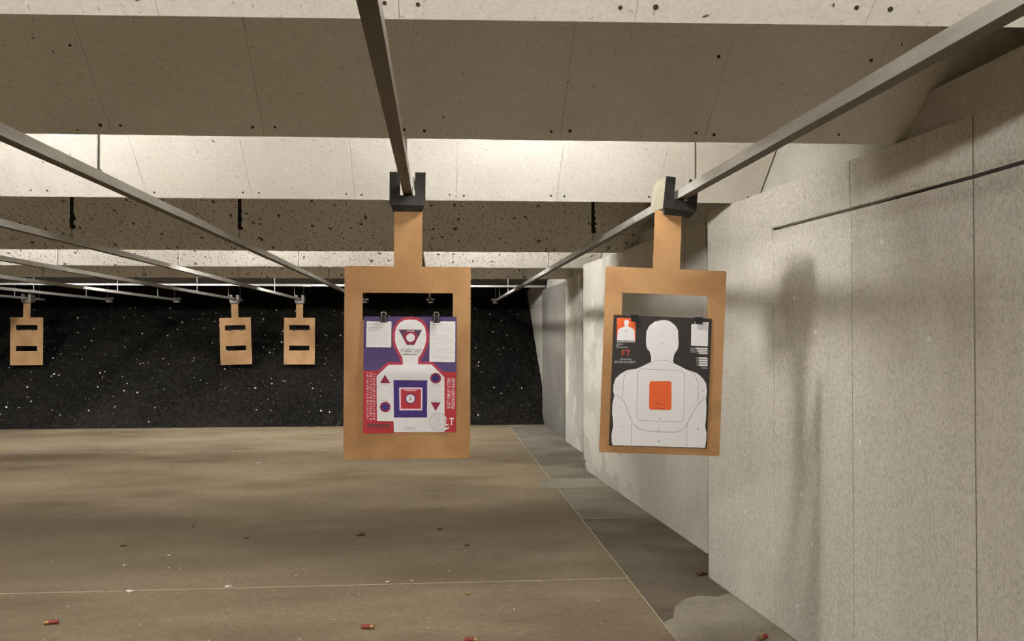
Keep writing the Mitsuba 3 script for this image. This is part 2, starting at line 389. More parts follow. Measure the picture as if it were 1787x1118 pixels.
for x in (0.5, -2.07, -4.64, -7.2):
    t = thing('ceiling_light', 'white fluorescent fitting on the ceiling above the shooting stalls', 'lamp', 'fluorescent fittings above the stalls')
    put('housing', cham(x - .62, x + .62, -1.20, -1.05, 2.69, 3.299, .01), 'm_ink_white', t)
    l = trimesh.Trimesh([(x - .6, -1.04, 2.70), (x + .6, -1.04, 2.70), (x + .6, -.99, 2.85), (x - .6, -.99, 2.85)], [(0, 1, 2), (0, 2, 3)], process=False)
    if l.face_normals[0][1] < 0:
        l.invert()
    put('diffuser', l, 'm_flood_lens', t, emitter={'type': 'area', 'radiance': {'type': 'rgb', 'value': list(TUBE_RADIANCE)}})

# ------------------------------------------------------------------ target rails with hanger rods
RZ, RH, RWD = 2.24, 0.041, 0.041
RX = [1.15, -.135, -1.42, -2.585, -3.78, -5.0, -6.25, -7.48]
RLAB = ['long steel target rail running from the top right corner to the bullet trap', 'steel target rail overhead that runs down to the left paper target',
        'steel target rail entering at the left edge and passing behind the left cardboard holder', 'steel target rail ending at the bare cardboard holder nearest the centre',
        'steel target rail ending at the middle bare cardboard holder by the bullet trap', '',
        'thin bright steel target rail ending between the leftmost and middle bare cardboard holders', 'steel target rail ending at the leftmost bare cardboard holder']
RLAB[5] = 'thin steel target rail next left of the rail that carries the middle bare holder'
RLAB[6] = 'thin steel target rail between the empty rail and the one of the leftmost bare holder'
RODY = [1.2, 3.75, 6.3, 8.9, 11.42, 13.95, 15.95, 16.95]
rr = random.Random(3)
for k, x in enumerate(RX):
    t = thing('target_rail', RLAB[k], 'rail')
    h, w, l = RWD / 2, 0.0022, 0.009
    prof = Polygon([(-h, RH), (-h, 0), (h, 0), (h, RH), (l, RH), (l, RH - .008), (l + w, RH - .008), (l + w, RH - w), (h - w, RH - w), (h - w, w), (-h + w, w), (-h + w, RH - w),
                    (-l - w, RH - w), (-l - w, RH - .008), (-l, RH - .008), (-l, RH)])
    m = prism_xz(prof, -0.9, 17.1)
    m.apply_translation((x, 0, RZ))
    put('channel', m, 'm_galvanised', t)
    put('underside_strip', cham(x - h, x + h, -.9, 17.1, RZ - .0022, RZ - .0001, .0004), 'm_underside_strip', t)  # thin dark strip covering the rail underside
    for y in (4.95, 11.0):
        put('splice_plate', cat([cham(x - h - .004, x - h, y - .12, y + .12, RZ + .004, RZ + .038, .001), cham(x + h, x + h + .004, y - .12, y + .12, RZ + .004, RZ + .038, .001)]), 'm_galvanised', t)
    for y in RODY:
        yj = y + rr.uniform(-.05, .05)
        r_ = put('hanger_rod', cyl((x, yj, RZ + RH - .006), (x, yj, CEIL - .002), 0.006, 8), 'm_rod', t)
        put('nut', cyl((x, yj, RZ + RH), (x, yj, RZ + RH + .012), 0.014, 6), 'm_rod', r_)
        if y == 6.3 and k in (0, 2, 3):
            zz = [2.36, 2.40, 2.46, 2.55, 2.8, 3.2]
            sl = [cyl((x, yj, 2.353), (x, yj, 3.25), 0.0125, 9)]
            for q in range(5):
                s = trimesh.creation.icosphere(subdivisions=1, radius=rr.uniform(.010, .018))
                s.apply_translation((x + rr.uniform(-.003, .014), yj - .004, 2.362 + .03 * q * rr.uniform(.6, 1.3)))
                sl.append(s)
            put('black_sleeve', cat(sl), 'm_sleeve', r_)
    if k not in (3, 4, 7):
        put('end_stop', cat([cham(x - .08, x + .08, 17.02, 17.05, RZ + .02, RZ + .07, .003), cham(x - .05, x + .05, 17.0, 17.1, RZ - .03, RZ + .0, .003)]), 'm_zinc_block', t)

t = thing('cross_strut', 'long pale steel strut spanning the range above the bullet trap', 'strut')
put('bar', cham(XL + .1, XW - .02, 15.425, 15.466, 2.445, 2.486, .003), 'm_galvanised', t)
for x in (-6.6, -3.4, -2.3, -0.2):
    put('bracket', cham(x - .09, x + .09, 15.405, 15.424, 2.437, 2.49, .004), 'm_rod', t)

# ------------------------------------------------------------------ carriers, cardboard holders, clips, papers
def carrier(x, y, roll, yaw, lab, near=True):
    t = thing('target_carrier', lab, 'target carrier')
    M = pose((x, y, RZ), yaw, roll)
    # black face plate with the slot that straddles the rail
    c = M
    pl = Polygon([(-.081, -.056), (.081, -.056), (.081, .094), (.034, .094), (.034, -.012), (-.034, -.012), (-.034, .094), (-.081, .094)])
    put('face_plate', prism_xz(pl, -.020, -.012), 'm_black_plate' if near else 'm_zinc_block', t, M=c)
    side = Polygon([(-.012, -.056), (.15, -.056), (.185, -.02), (.19, .04), (.165, .08), (.12, .094), (-.012, .094)])
    for sx in (-1, 1):
        s = extrude(side, .006)
        v = s.vertices
        s = trimesh.Trimesh(np.stack([sx * (.078 - v[:, 2]), v[:, 0], v[:, 1]], 1), s.faces, process=False)
        s.fix_normals()
        put('side_plate', s, 'm_olive' if near else 'm_zinc_block', t, M=c)
    put('floor_plate', cham(-.072, .072, -.012, .15, -.056, -.050, .001), 'm_black_plate' if near else 'm_zinc_block', t, M=c)
    for yy_ in (.03, .13):
        put('roller', cat([cyl((-.060, yy_, -.022), (.060, yy_, -.022), .017, 14), cyl((-.074, yy_, -.022), (.074, yy_, -.022), .006, 8)]), 'm_rod', t, 30, M=c)
    if near:
        teeth = [cyl((.031, -.005 + .02 * q, .045), (.031 - .005, -.005 + .02 * q, .075), .004, 6, .0015) for q in range(5)]
        put('rack', cat([cham(.0275, .0335, -.012, .10, .03, .046, .001)] + teeth), 'm_galvanised', t, M=c)
    # tapered clamp that grips the neck of the cardboard
    jaw = trimesh.convex.convex_hull(np.array([(sx * a, yy2, z) for sx in (-1, 1) for a, z, y0_, y1_ in ((.074, -.056, -.018, .06), (.066, -.080, .004, .05)) for yy2 in (y0_, y1_)]))
    cut = box(-.0655, .0655, .013, .0195, -.10, -.052)
    try:
        jaw = trimesh.boolean.difference([jaw, cut], engine='manifold')
    except Exception:
        pass
    put('clamp', jaw, 'm_black_plate' if near else 'm_zinc_block', t, M=c)
    return t

BW, BT, BB, NECK = .286, -.331, -1.207, .064       # half width, top and bottom of the board, half neck (from rail bottom)
def rr_poly(x0, x1, z0, z1, r):
    return sbox(x0 + r, z0 + r, x1 - r, z1 - r).buffer(r, quad_segs=4)
def holder(x, y, roll, yaw, lab, seed, slot2=(-.865, -.775), slot1=(-.575, -.452), sx=.204, sq=0.0):
    t = thing('cardboard_holder', lab, 'target holder')
    M = pose((x, y, RZ), yaw, roll)
    b = rr_poly(-BW, BW, BB, BT, .008).union(sbox(-NECK, BT - .02, NECK, -.056))
    b = b.difference(sbox(-sx, slot1[0], sx, slot1[1])).difference(sbox(-.184, slot2[0], .184, slot2[1]))
    m = prism_xz(b, .0135, .0185)
    rg = np.random.RandomState(seed)
    m = m.subdivide_to_size(.06)
    v = m.vertices
    m.vertices[:, 1] += .010 * np.sin((v[:, 0] + .1 * seed) * 4.0) * np.clip((-.35 - v[:, 2]) * 1.5, 0, 1)
    put('board', m, 'm_cardboard' if seed < 3 else 'm_cardboard_lit', t, M=M)
    return M

def board_y(x, z, seed):
    return .0135 + .010 * np.sin((x + .1 * seed) * 4.0) * np.clip((-.35 - z) * 1.5, 0, 1)

def clip(M, x, z, seed, lab, w=.032, handles=True, s=1.0):
    """binder clip gripping an edge at (x, z): black body in front and behind, wire handle loops"""
    t = thing('binder_clip', lab, 'clip')
    y = board_y(x, z, seed) - .0006
    prof = Polygon([(-.0120, -.012), (-.0148, .019), (-.0148, .022), (.012, .022), (.012, .019), (.0085, -.012)]).difference(Polygon([(-.0112, -.013), (-.0136, .0197), (.0108, .0197), (.0076, -.013)]))
    m = extrude(prof, w)
    v = m.vertices
    m = trimesh.Trimesh(np.stack([v[:, 2] - w / 2 + x, v[:, 0] + y, v[:, 1] + z], 1), m.faces, process=False)
    m.fix_normals()
    put('body', m, 'm_clip_black', t, M=M)
    if handles:
        for yo, lean in ((-.0135, -.006), (.0105, .006)):
            path = [(x - .010, y + yo, z - .009), (x - .008, y + yo + lean * .6, z + .018), (x - .011, y + yo + lean, z + .027), (x - .006, y + yo + lean, z + .035),
                    (x + .006, y + yo + lean, z + .035), (x + .011, y + yo + lean, z + .027), (x + .008, y + yo + lean * .6, z + .018), (x + .010, y + yo, z - .009)]
            put('handle', tube(path, .0023), 'm_chrome', t, True, M=M)

class Paper:
    """a sheet hung in front of a holder; artwork is drawn on it in photo-like units and bent with it"""
    def __init__(s, M, seed, corners, x0, x1, z0, z1, bend, lab):
        s.t = thing('paper_target', lab, 'paper target')
        s.M, s.seed, s.bend = M, seed, bend
        s.x0, s.x1, s.z0, s.z1 = x0, x1, z0, z1
        c = np.array(corners, float)                    # TL TR BL BR of the artwork's own units
        A, rhs = [], []
        for (u, v), (px, py) in zip([(0, 0), (1, 0), (0, 1), (1, 1)], c):
            A.append([px, py, 1, 0, 0, 0, -u * px, -u * py]); rhs.append(u)
            A.append([0, 0, 0, px, py, 1, -v * px, -v * py]); rhs.append(v)
        s.H = np.append(np.linalg.lstsq(np.array(A), np.array(rhs), rcond=None)[0], 1).reshape(3, 3)
    def loc(s, q):
        q = np.atleast_2d(np.asarray(q, float))
        h = np.hstack([q, np.ones((len(q), 1))]) @ s.H.T
        uv = h[:, :2] / h[:, 2:]
        return np.stack([s.x0 + uv[:, 0] * (s.x1 - s.x0), s.z1 - uv[:, 1] * (s.z1 - s.z0)], 1)
    def surf(s, xz, lift):
        x, z = xz[:, 0], xz[:, 1]
        y = board_y(x, z, s.seed) - .0035 - s.bend((x - s.x0) / (s.x1 - s.x0), (s.z1 - z) / (s.z1 - s.z0)) - lift
        return np.stack([x, y, z], 1)
    def sheet(s):
        poly = sbox(s.x0, s.z0, s.x1, s.z1)
        s.flat(poly, 'm_ink_white', 'sheet', 0)
    def flat(s, poly, m, name, layer, parent=None):
        """poly already in local metres"""
        polys = [g for g in getattr(poly, 'geoms', [poly]) if g.area > 1e-9]
        ms = []
        for g in polys:
            v, f = trimesh.creation.triangulate_polygon(g, engine='earcut')
            ms.append(trimesh.Trimesh(np.hstack([v, np.zeros((len(v), 1))]), f, process=False))
        tm = cat(ms).subdivide_to_size(.012)
        return s.emit(tm.vertices[:, :2], tm.faces, m, name, layer, parent)
    def emit(s, xz, f, m, name, layer, parent=None):
        tm = trimesh.Trimesh(s.surf(xz, layer * .00045), f, process=False)
        if tm.face_normals[:, 1].mean() > 0:
            tm.invert()
        return put(name, tm, m, parent or s.t, M=s.M)
    def draw(s, pts, ink, name, layer, parent=None):
        """pts: one polygon or a list of polygons (shapely) in artwork units"""
        polys = pts if isinstance(pts, list) else [pts]
        out = []
        for g in polys:
            for h in getattr(g, 'geoms', [g]):
                if h.is_empty:
                    continue
                out.append(Polygon(s.loc(np.array(h.exterior.coords)), [s.loc(np.array(r.coords)) for r in h.interiors]).buffer(0))
        return s.flat(shapely.union_all(out), 'm_ink_' + ink, name, layer, parent)
    def text(s, txt, ox, oy, height, ink, layer, rot=0.0, sx=1.0, bold=True, name='lettering', shear=0.0):
        m = meshkit.text_mesh(txt, 1.0, 0.01, bold)
        keep = m.face_normals[:, 2] > 0.9
        v, f = m.vertices[:, :2].copy(), m.faces[keep]
        v[:, 0] = v[:, 0] * sx + shear * v[:, 1]
        v *= height
        a = math.radians(rot)
        q = np.stack([ox + v[:, 0] * math.cos(a) + v[:, 1] * math.sin(a), oy - (v[:, 1] * math.cos(a) - v[:, 0] * math.sin(a))], 1)
        if rot:
            q = np.stack([ox + v[:, 0] * math.cos(a) - v[:, 1] * math.sin(a), oy - (v[:, 0] * math.sin(a) + v[:, 1] * math.cos(a))], 1)
        tm = trimesh.Trimesh(np.hstack([s.loc(q), np.zeros((len(q), 1))]), f, process=False)
        tm.remove_unreferenced_vertices()
        return s.emit(tm.vertices[:, :2], tm.faces, 'm_ink_' + ink, name, layer)

def words(x0, x1, y, h, rg, wmin=3, wmax=9, gap=1.2, rag=0.0):
    """a row of short dashes: print too small to read"""
    out, x, end = [], x0, x1 - rag * (x1 - x0) * rg.random()
    while x < end:
        w = min(rg.uniform(wmin, wmax), end - x)
        out.append(sbox(x, y - h / 2, x + w, y + h / 2))
        x += w + gap
    return out

# ---- left target (artwork units: photo pixels)
NX, NY = RX[1], 3.93
ML = holder(NX + .003, NY, 0.15, 0.0, 'brown cardboard holder with the red and blue paper target clipped to it', 1)
carrier(NX, NY, 0.3, 0.0, 'black slotted carrier clamping the holder of the red and blue target to its rail')
c4 = lambda x, y: (630 + x / 9.318, 540 + y / 9.318)
c5 = lambda x, y: (630 + x / 8.941, 640 + y / 8.941)
c1 = lambda x, y: (590 + x / 3.104, 450 + y / 3.104)
P = Paper(ML, 1, [(634, 552), (795, 551.5), (637, 758), (796, 752)], -.198, .2215, -1.088, -.560,
          lambda u, v: .004 * np.sin(v * math.pi) + .004 * np.exp(-((v - .48) / .07) ** 2) + .012 * np.clip(v - .6, 0, 1) * np.cos(u * 5), 'red, white and blue paper target with a white head and torso outline')
P.sheet()
full = Polygon([(634, 552), (795, 551.5), (796, 752), (637, 758)])
figL = [c4(*q) for q in [(800, 155), (700, 168), (625, 212), (578, 280), (553, 370), (552, 500), (580, 600), (630, 700), (682, 790), (690, 902), (460, 906)]]
figB = [c5(*q) for q in [(255, 157), (275, 855), (530, 855), (536, 1026), (1310, 1002), (1300, 155)]]
figR = [c4(*q) for q in [(1145, 890), (930, 890), (930, 790), (985, 710), (1030, 610), (1057, 500), (1057, 380), (1028, 280), (978, 212), (900, 165)]]
fig = Polygon(figL + figB + figR)
P.draw(full, 'red', 'red_border', 1)
top = sbox(630, 545, 800, 648).intersection(full)
P.draw(top.difference(fig.buffer(6.5)), 'violet', 'blue_field', 2)
P.draw(top.intersection(fig.buffer(6.5)).difference(fig.buffer(4.6)), 'plum', 'blue_field', 3)
P.draw(fig.buffer(4.6).intersection(full).difference(sbox(600, 655, 900, 900)), 'glow', 'glow', 4)
fk = P.draw(fig, 'white', 'silhouette', 5)
rg = random.Random(21)
bx1, bx2 = sbox(*c4(86, 190), *c4(493, 620)), sbox(*c4(1112, 182), *c4(1520, 846))
P.draw(bx1, 'white', 'text_box', 5)
P.draw(bx2, 'white', 'text_box', 5)
tx = words(*[c4(110, 0)[0], c4(400, 0)[0]], c4(0, 243)[1], 1.4, rg)
for q in range(9):
    tx += words(c4(108, 0)[0], c4(470, 0)[0], c4(0, 296 + 34 * q)[1], .8, rg, rag=.12)
P.draw(tx, 'pale_ink', 'print', 6)
tx = words(c4(1140, 0)[0], c4(1405, 0)[0], c4(0, 240)[1], 1.7, rg)
for q in range(16):
    if q in (2,):
        continue
    tx += words(c4(1135, 0)[0], c4(1495 if q not in (3, 9, 13) else 1250, 0)[0], c4(0, 290 + 33 * q)[1], .8, rg, rag=.25)
P.draw(tx, 'pale_ink', 'print', 6)
trap = Polygon([c4(*q) for q in [(612, 325), (990, 325), (865, 577), (745, 577)]])
cc = lambda f, x, y, r: Point(*f(x, y)).buffer(r)
P.draw(trap, 'mauve', 'head_emblem', 6)
P.draw(cc(c4, 805, 455, 12.5).intersection(trap), 'maroon', 'head_emblem', 7)
P.draw(cc(c4, 806, 455, 7.4), 'white', 'head_emblem', 8)
P.draw(words(*[c4(738, 0)[0], c4(865, 0)[0]], c4(0, 347)[1], 1.6, rg, 2, 5, .5), 'pink', 'print', 8)
P.text('COMBAT UNIT', *c4(648, 697), 5.9, 'ink', 6, sx=.62)
P.text('TM', *c4(962, 655), 1.6, 'ink', 6, sx=.8)
P.draw(words(c4(680, 0)[0], c4(922, 0)[0], c4(0, 731)[1], 2.2, rg, 1.2, 2.0, .55), 'ink', 'print', 6)
P.draw(Polygon([c5(*q) for q in [(520, 213), (1038, 208), (1042, 785), (535, 798)]]), 'navy', 'blue_square', 6)
P.draw(Polygon([c5(*q) for q in [(620, 338), (953, 334), (957, 665), (630, 672)]]).buffer(1.4), 'pink', 'bullseye', 7)
P.draw(Polygon([c5(*q) for q in [(635, 350), (943, 346), (947, 650), (640, 657)]]), 'red', 'bullseye', 8)
P.draw(words(c5(685, 0)[0], c5(875, 0)[0], c5(0, 368)[1], 1.7, rg, 2, 5, .5), 'pink', 'print', 9)
P.draw(cc(c5, 785, 497, 8.9), 'navy', 'bullseye', 9)
P.draw(cc(c5, 785, 497, 7.4), 'white', 'bullseye', 10)
P.draw([cc(c5, 776, 483, .9), cc(c5, 788, 505, 1.3), cc(c5, 786, 520, 1.0), cc(c5, 795, 492, .7)], 'ink', 'bullet_holes', 11)
for q_ in ([(385, 130), (312, 266), (470, 263)], [(1092, 546), (1250, 545), (1171, 681)]):
    P.draw(Polygon([c5(*q) for q in q_]), 'maroon', 'triangle', 6)
for q_ in ((1166, 172), (399, 636)):
    d_ = P.draw(cc(c5, *q_, 9.2), 'maroon', 'disc', 6)
    P.draw(cc(c5, *q_, 6.2), 'navy', 'core', 7, d_)
tx = []
for x, y in ((335, 292), (1112, 282), (332, 530), (1118, 522)):
    tx += words(c5(x, 0)[0], c5(x + 110, 0)[0], c5(0, y)[1], 1.4, rg, 1.5, 3.5, .5)
tx += words(c5(695, 0)[0], c5(880, 0)[0], c5(0, 945)[1], 1.6, rg, 1.5, 3, .6) + words(c5(700, 0)[0], c5(860, 0)[0], c5(0, 968)[1], 1.2, rg, 1.5, 3, .6) + words(c5(640, 0)[0], c5(960, 0)[0], c5(0, 990)[1], .8, rg)
P.draw(tx, 'pale_ink', 'print', 7)
tx = words(c5(125, 0)[0], c5(480, 0)[0], c5(0, 915)[1], 3.2, rg, 2, 4, .4) + words(c5(125, 0)[0], c5(470, 0)[0], c5(0, 946)[1], 2.6, rg, 2, 4, .4)
P.draw(tx, 'brown', 'print', 5)
# slanting white print on the left, illegible
tx = []
for col, (xa, xb) in enumerate(((97, 135), (143, 190), (196, 240))):
    y = 95.0 + 10 * col
    while y < 835:
        l = rg.uniform(14, 34)
        a, b = c5(xa + y * .018, y), c5(xb + y * .018 - 6, y + 9)
        hgt = l / 8.94
        n_ = max(1, int(hgt / 1.5))
        for q in range(n_):
            yy0 = a[1] + q * 1.75
            tx.append(Polygon([(a[0], yy0), (b[0], yy0 + 1.3), (b[0], yy0 + 2.3), (a[0], yy0 + 1.0)]))
        y += l + rg.uniform(13, 20)
P.draw(tx, 'pink', 'print', 5)
P.text('BUILT ONE AT A TIME.', *c5(1390, 640), 5.4, 'pink', 6, rot=90, sx=.66)
P.text('PROVEN EVERY ROUND', *c5(1460, 640), 5.4, 'pink', 6, rot=90, sx=.63)
# round emblem of nested open rings and the two letters
rings = []
for r, w in ((15.6, 1.0), (14.0, .5), (10.8, .7), (7.0, 1.0), (3.3, 1.1)):
    ring = Point(*c5(1213, 846)).buffer(r).difference(Point(*c5(1213, 846)).buffer(r - w))
    rings.append(ring.difference(Polygon([c5(1240, 846), c5(1420, 790), c5(1420, 905)])) if r > 5 else ring)
P.draw(cc(c5, 1213, 846, 15.4).intersection(Polygon([c5(1300, 700), c5(1372, 790), c5(1300, 800)])).union(Polygon([c5(1300, 940), c5(1402, 922), c5(1345, 962), c5(1300, 978)])), 'white', 'emblem', 6)
P.draw(rings, 'pale_ink', 'emblem', 7)
P.text('LT', *c5(1305, 896), 12.6, 'white', 8, sx=.78)
clip(ML, -.135 + .026, -.575, 1, 'black binder clip with silver loops at the top left of the red and blue target')
clip(ML, .130, -.575, 1, 'black binder clip with silver loops at the top right of the red and blue target')

# ---- right target
MX, MY = RX[0] - .058, 3.97
MR = holder(MX, MY, 2.3, -4.0, 'brown cardboard holder with the black and white silhouette target, nearest the right wall', 2)
carrier(RX[0] - .010, MY, 6.0, 4.0, 'tilted black and olive carrier clamping the holder of the black silhouette target')
d2 = lambda x, y: (1030 + x / 3.104, 450 + y / 3.104)
d6 = lambda x, y: (1050 + x / 9.164, 545 + y / 9.164)
Q = Paper(MR, 2, [(1067, 552), (1233, 557), (1058.5, 781), (1223.5, 787.5)], -.242, .224, -1.198 + .025, -.558,
          lambda u, v: .003 * np.sin(v * math.pi) + .010 * np.clip(v - .5, 0, 1) * (1 - u), 'black paper target with a white head and shoulders silhouette and orange centre')
Q.sheet()
Q.draw(Polygon([(1067, 552), (1233, 557), (1223.5, 787.5), (1058.5, 781)]), 'black', 'black_field', 1)
sil = [(370, 343), (330, 351), (301, 375), (286, 405), (283, 455), (284, 480), (289, 502), (300, 514), (306, 530), (311, 556), (307, 575), (270, 594), (235, 611), (190, 617), (150, 639), (125, 664), (113, 700),
       (112, 738), (117, 755), (108, 800), (105, 850), (110, 890), (112, 920), (103, 960), (102, 1000), (108, 1026), (592, 1043), (598, 1000), (600, 960), (592, 925), (597, 890), (600, 830), (598, 770), (603, 730),
       (598, 690), (580, 660), (553, 635), (515, 621), (490, 612), (455, 592), (429, 580), (425, 563), (431, 531), (440, 516), (450, 500), (455, 465), (452, 440), (452, 400), (440, 375), (412, 351), (393, 344)]
silp = Polygon([d2(*q) for q in sil])
Q.draw(silp, 'white', 'silhouette', 2)
ln = lambda pts, w=.42: LineString([d2(*q) for q in pts]).buffer(w)
ir = Polygon([d2(*q) for q in [(265, 637), (460, 646), (456, 876), (258, 868)]]).buffer(8.0)
lines = [ln([(308, 575), (340, 566), (372, 563), (405, 568), (430, 580)]), ir.buffer(.42).difference(ir.buffer(-.42)),
         ln([(235, 612), (195, 622), (172, 645), (164, 680), (160, 765)]), ln([(512, 622), (540, 645), (555, 680), (557, 720), (555, 805)]),
         ln([(117, 755), (148, 765), (172, 797), (193, 858), (212, 905), (240, 935), (288, 950), (350, 955), (440, 957), (470, 945), (495, 915), (520, 868), (545, 820), (570, 788), (600, 767)], .55),
         ln([(208, 908), (206, 1028)]), ln([(497, 915), (497, 1038)])]
Q.draw(lines, 'line', 'zone_lines', 3)
Q.draw(Polygon([d2(*q) for q in [(312, 690), (404, 690), (404, 824), (310, 822)]]).buffer(3.8), 'orange', 'orange_centre', 4)
rg = random.Random(8)
Q.draw([Point(*d2(x, y)).buffer(r) for x, y, r in [(333, 795, 1.2), (339, 800, .9), (352, 803, 1.2), (350, 824, 1.0), (366, 828, 1.2), (376, 806, 1.0), (378, 830, .9), (357, 828, .8), (345, 790, .7), (362, 800, .7)]], 'brown', 'bullet_holes', 5)
for (x, y) in [(366, 479), (137, 719), (578, 733), (351, 889), (348, 948), (346, 1010), (153, 930), (551, 945)]:
    Q.text('5', *d2(x - 2, y), 2.9, 'ink', 4, bold=True, name='zone_number')
Q.draw(Polygon([d6(*q) for q in [(205, 112), (495, 122), (492, 486), (203, 478)]]), 'orange', 'inset_picture', 2)
Q.draw([Point(*d6(352, 185)).buffer(4.3), Polygon([d6(*q) for q in [(322, 215), (330, 245), (290, 268), (232, 296), (220, 330), (206, 478), (478, 485), (476, 320), (458, 292), (400, 262), (376, 245), (382, 215)]])], 'white', 'inset_picture', 3)
Q.draw([Point(*d6(343, 330)).buffer(2.0), Point(*d6(278, 325)).buffer(1.2), Point(*d6(470, 225)).buffer(.5)], 'pale_ink', 'inset_picture', 4)
Q.draw([sbox(*d6(205, 488), *d6(485, 512))] + words(d6(195, 0)[0], d6(300, 0)[0], d6(0, 540)[1], 2, rg) + words(d6(195, 0)[0], d6(250, 0)[0], d6(0, 565)[1], 1.6, rg) + words(d6(195, 0)[0], d6(370, 0)[0], d6(0, 590)[1], 1.9, rg)
       + words(d6(250, 0)[0], d6(425, 0)[0], d6(0, 782)[1], 2.2, rg) + words(d6(165, 0)[0], d6(490, 0)[0], d6(0, 815)[1], 1.8, rg) + words(d6(165, 0)[0], d6(488, 0)[0], d6(0, 838)[1], 1.6, rg), 'grey', 'print', 2)
Q.text('FT', *d6(268, 738), 11.2, 'rust', 2, sx=.82, name='red_logo')
Q.draw(Polygon([d6(*q) for q in [(1410, 163), (1625, 172), (1611, 565), (1350, 552), (1356, 203), (1410, 205)]]), 'white', 'white_box', 2)
sc = LineString([d6(*q) for q in [(1440, 185), (1455, 215), (1445, 250), (1470, 235), (1490, 200), (1480, 180), (1462, 255), (1445, 285), (1475, 288), (1490, 265), (1470, 250)]]).buffer(.35)
Q.draw(sc, 'pen', 'pen_marks', 3)
bars = [Polygon([d6(*q) for q in [(1420 + 14 * j, 583 + 28 * j), (1610, 590 + 28 * j), (1608, 608 + 28 * j), (1430 + 14 * j, 602 + 28 * j)]]) for j in range(4)]
bars += [Polygon([d6(*q) for q in [(1470, 740 + 38 * j), (1606, 744 + 38 * j), (1605, 770 + 38 * j), (1468, 766 + 38 * j)]]) for j in range(4)]
Q.draw(bars, 'white', 'print', 2)
Q.draw([Polygon([d6(*q) for q in [(1510, 905), (1603, 908), (1602, 927), (1508, 923)]])] + [sbox(*d6(1340, 590 + 28 * j), *d6(1415 + 14 * j, 606 + 28 * j)) for j in range(3)] + [sbox(*d6(1430, 745 + 38 * j), *d6(1462, 762 + 38 * j)) for j in range(4)], 'grey', 'print', 2)
clip(MR, -.143, -.575, 2, 'black binder clip at the top left of the black silhouette target', w=.034, handles=False)
clip(MR, .162, -.575, 2, 'black binder clip at the top right of the black silhouette target', w=.034, handles=False)

# ---- three bare holders at the far end
for x, lab, roll, hl in ((RX[3] + .012, 'nearest the photo centre', 0.2, 'right'), (RX[4] + .012, 'in the middle of the three', -1.9, 'middle'), (RX[7] + .008, 'at the left edge of the photo', 0.0, 'leftmost')):
    yF = 16.4
    Mf = holder(x, yF, roll, 0, f'bare two slotted cardboard holder by the bullet trap, {lab}', 3, slot1=(-.562, -.470), slot2=(-.945, -.855), sx=.186)
    carrier(x, yF, 0, 0, f'grey carrier above the bare holder {lab}', near=False)
    for sx_ in (-.10, .11):
        clip(Mf, sx_, -.562, 3, f'dark clip {"left" if sx_ < 0 else "right"} under upper slot, bare holder {lab}', w=.03, handles=False)

# ------------------------------------------------------------------ rubber bullet trap
def berm_z(x, y):
    d = np.clip(y - 15.18 - .05 * (meshkit.fbm(np.stack([x * .7, x * 0, x * 0], -1), 3, 2) - .5), 0, None)
    return .72 * d * (1 - .012 * d)
nx, ny = 560, 190
gx, gy = np.meshgrid(np.linspace(XL + .01, XW - .01, nx), np.linspace(15.05, 18.74, ny))
gz = berm_z(gx, gy) - .03 * (gy < 15.15)
pt = np.stack([gx, gy, gx * 0], -1)
gz = gz + np.where(gy > 15.16, .10 * (meshkit.fbm(pt * np.array([14, 14, 1]), 3, 4) - .42) + .03 * (meshkit.noise(pt * np.array([55, 55, 1]), 7) - .5) + .25 * (meshkit.fbm(pt * np.array([.8, .8, 1]), 3, 9) - .5) * np.clip(gy - 15.6, 0, 1), -.02)
idx = np.arange(nx * ny).reshape(ny, nx)
q = np.stack([idx[:-1, :-1], idx[:-1, 1:], idx[1:, 1:], idx[1:, :-1]], -1).reshape(-1, 4)
bm = trimesh.Trimesh(np.stack([gx, gy, gz], -1).reshape(-1, 3), np.vstack([q[:, [0, 1, 2]], q[:, [0, 2, 3]]]), process=False)
k = put('rubber_berm', bm, 'm_rubber', smooth=False)
labels[k] = {'label': 'black mound of shredded rubber filling the bullet trap at the far end', 'category': 'bullet trap', 'kind': 'stuff'}
rs = np.random.RandomState(4)
def scatter(n, ysc, size, aspect, zoff, xr=(-8.6, 1.75)):
    V, Fc = [], []
    for j in range(n):
        y = 15.2 + 3.1 * rs.rand() ** ysc
        x = rs.uniform(*xr)
        z = float(np.interp(y, np.linspace(15.05, 18.76, ny), gz[:, int(np.clip((x - XL) / (XW + .02 - XL) * (nx - 1), 0, nx - 1))]))
        s = size * (.45 + 1.3 * rs.rand() ** 2.5)
        a, b = rs.uniform(0, np.pi), rs.uniform(.5, aspect)
        u = np.array([math.cos(a), .5 * math.sin(a), .8 * math.sin(a)]) * s
        w = np.array([-math.sin(a), .5 * math.cos(a), .8 * math.cos(a)]) * s * b
        c = np.array([x, y - .008, z + zoff])
        nrm = np.array([0, -.5, .5]) * s * .25
        V += [c - u - w * .6, c + u - w, c + u * .7 + w, c - u * .8 + w * .7, c + nrm]
        o = len(V) - 5
        Fc += [(o, o + 1, o + 4), (o + 1, o + 2, o + 4), (o + 2, o + 3, o + 4), (o + 3, o, o + 4), (o, o + 2, o + 1), (o, o + 3, o + 2)]
    return trimesh.Trimesh(np.array(V), np.array(Fc), process=False)
k = put('paper_flecks', scatter(430, .8, .0115, 1.2, .014), 'm_scrap')
labels[k] = {'label': 'pale flecks of shot paper scattered over the black rubber bullet trap', 'category': 'debris', 'kind': 'stuff'}

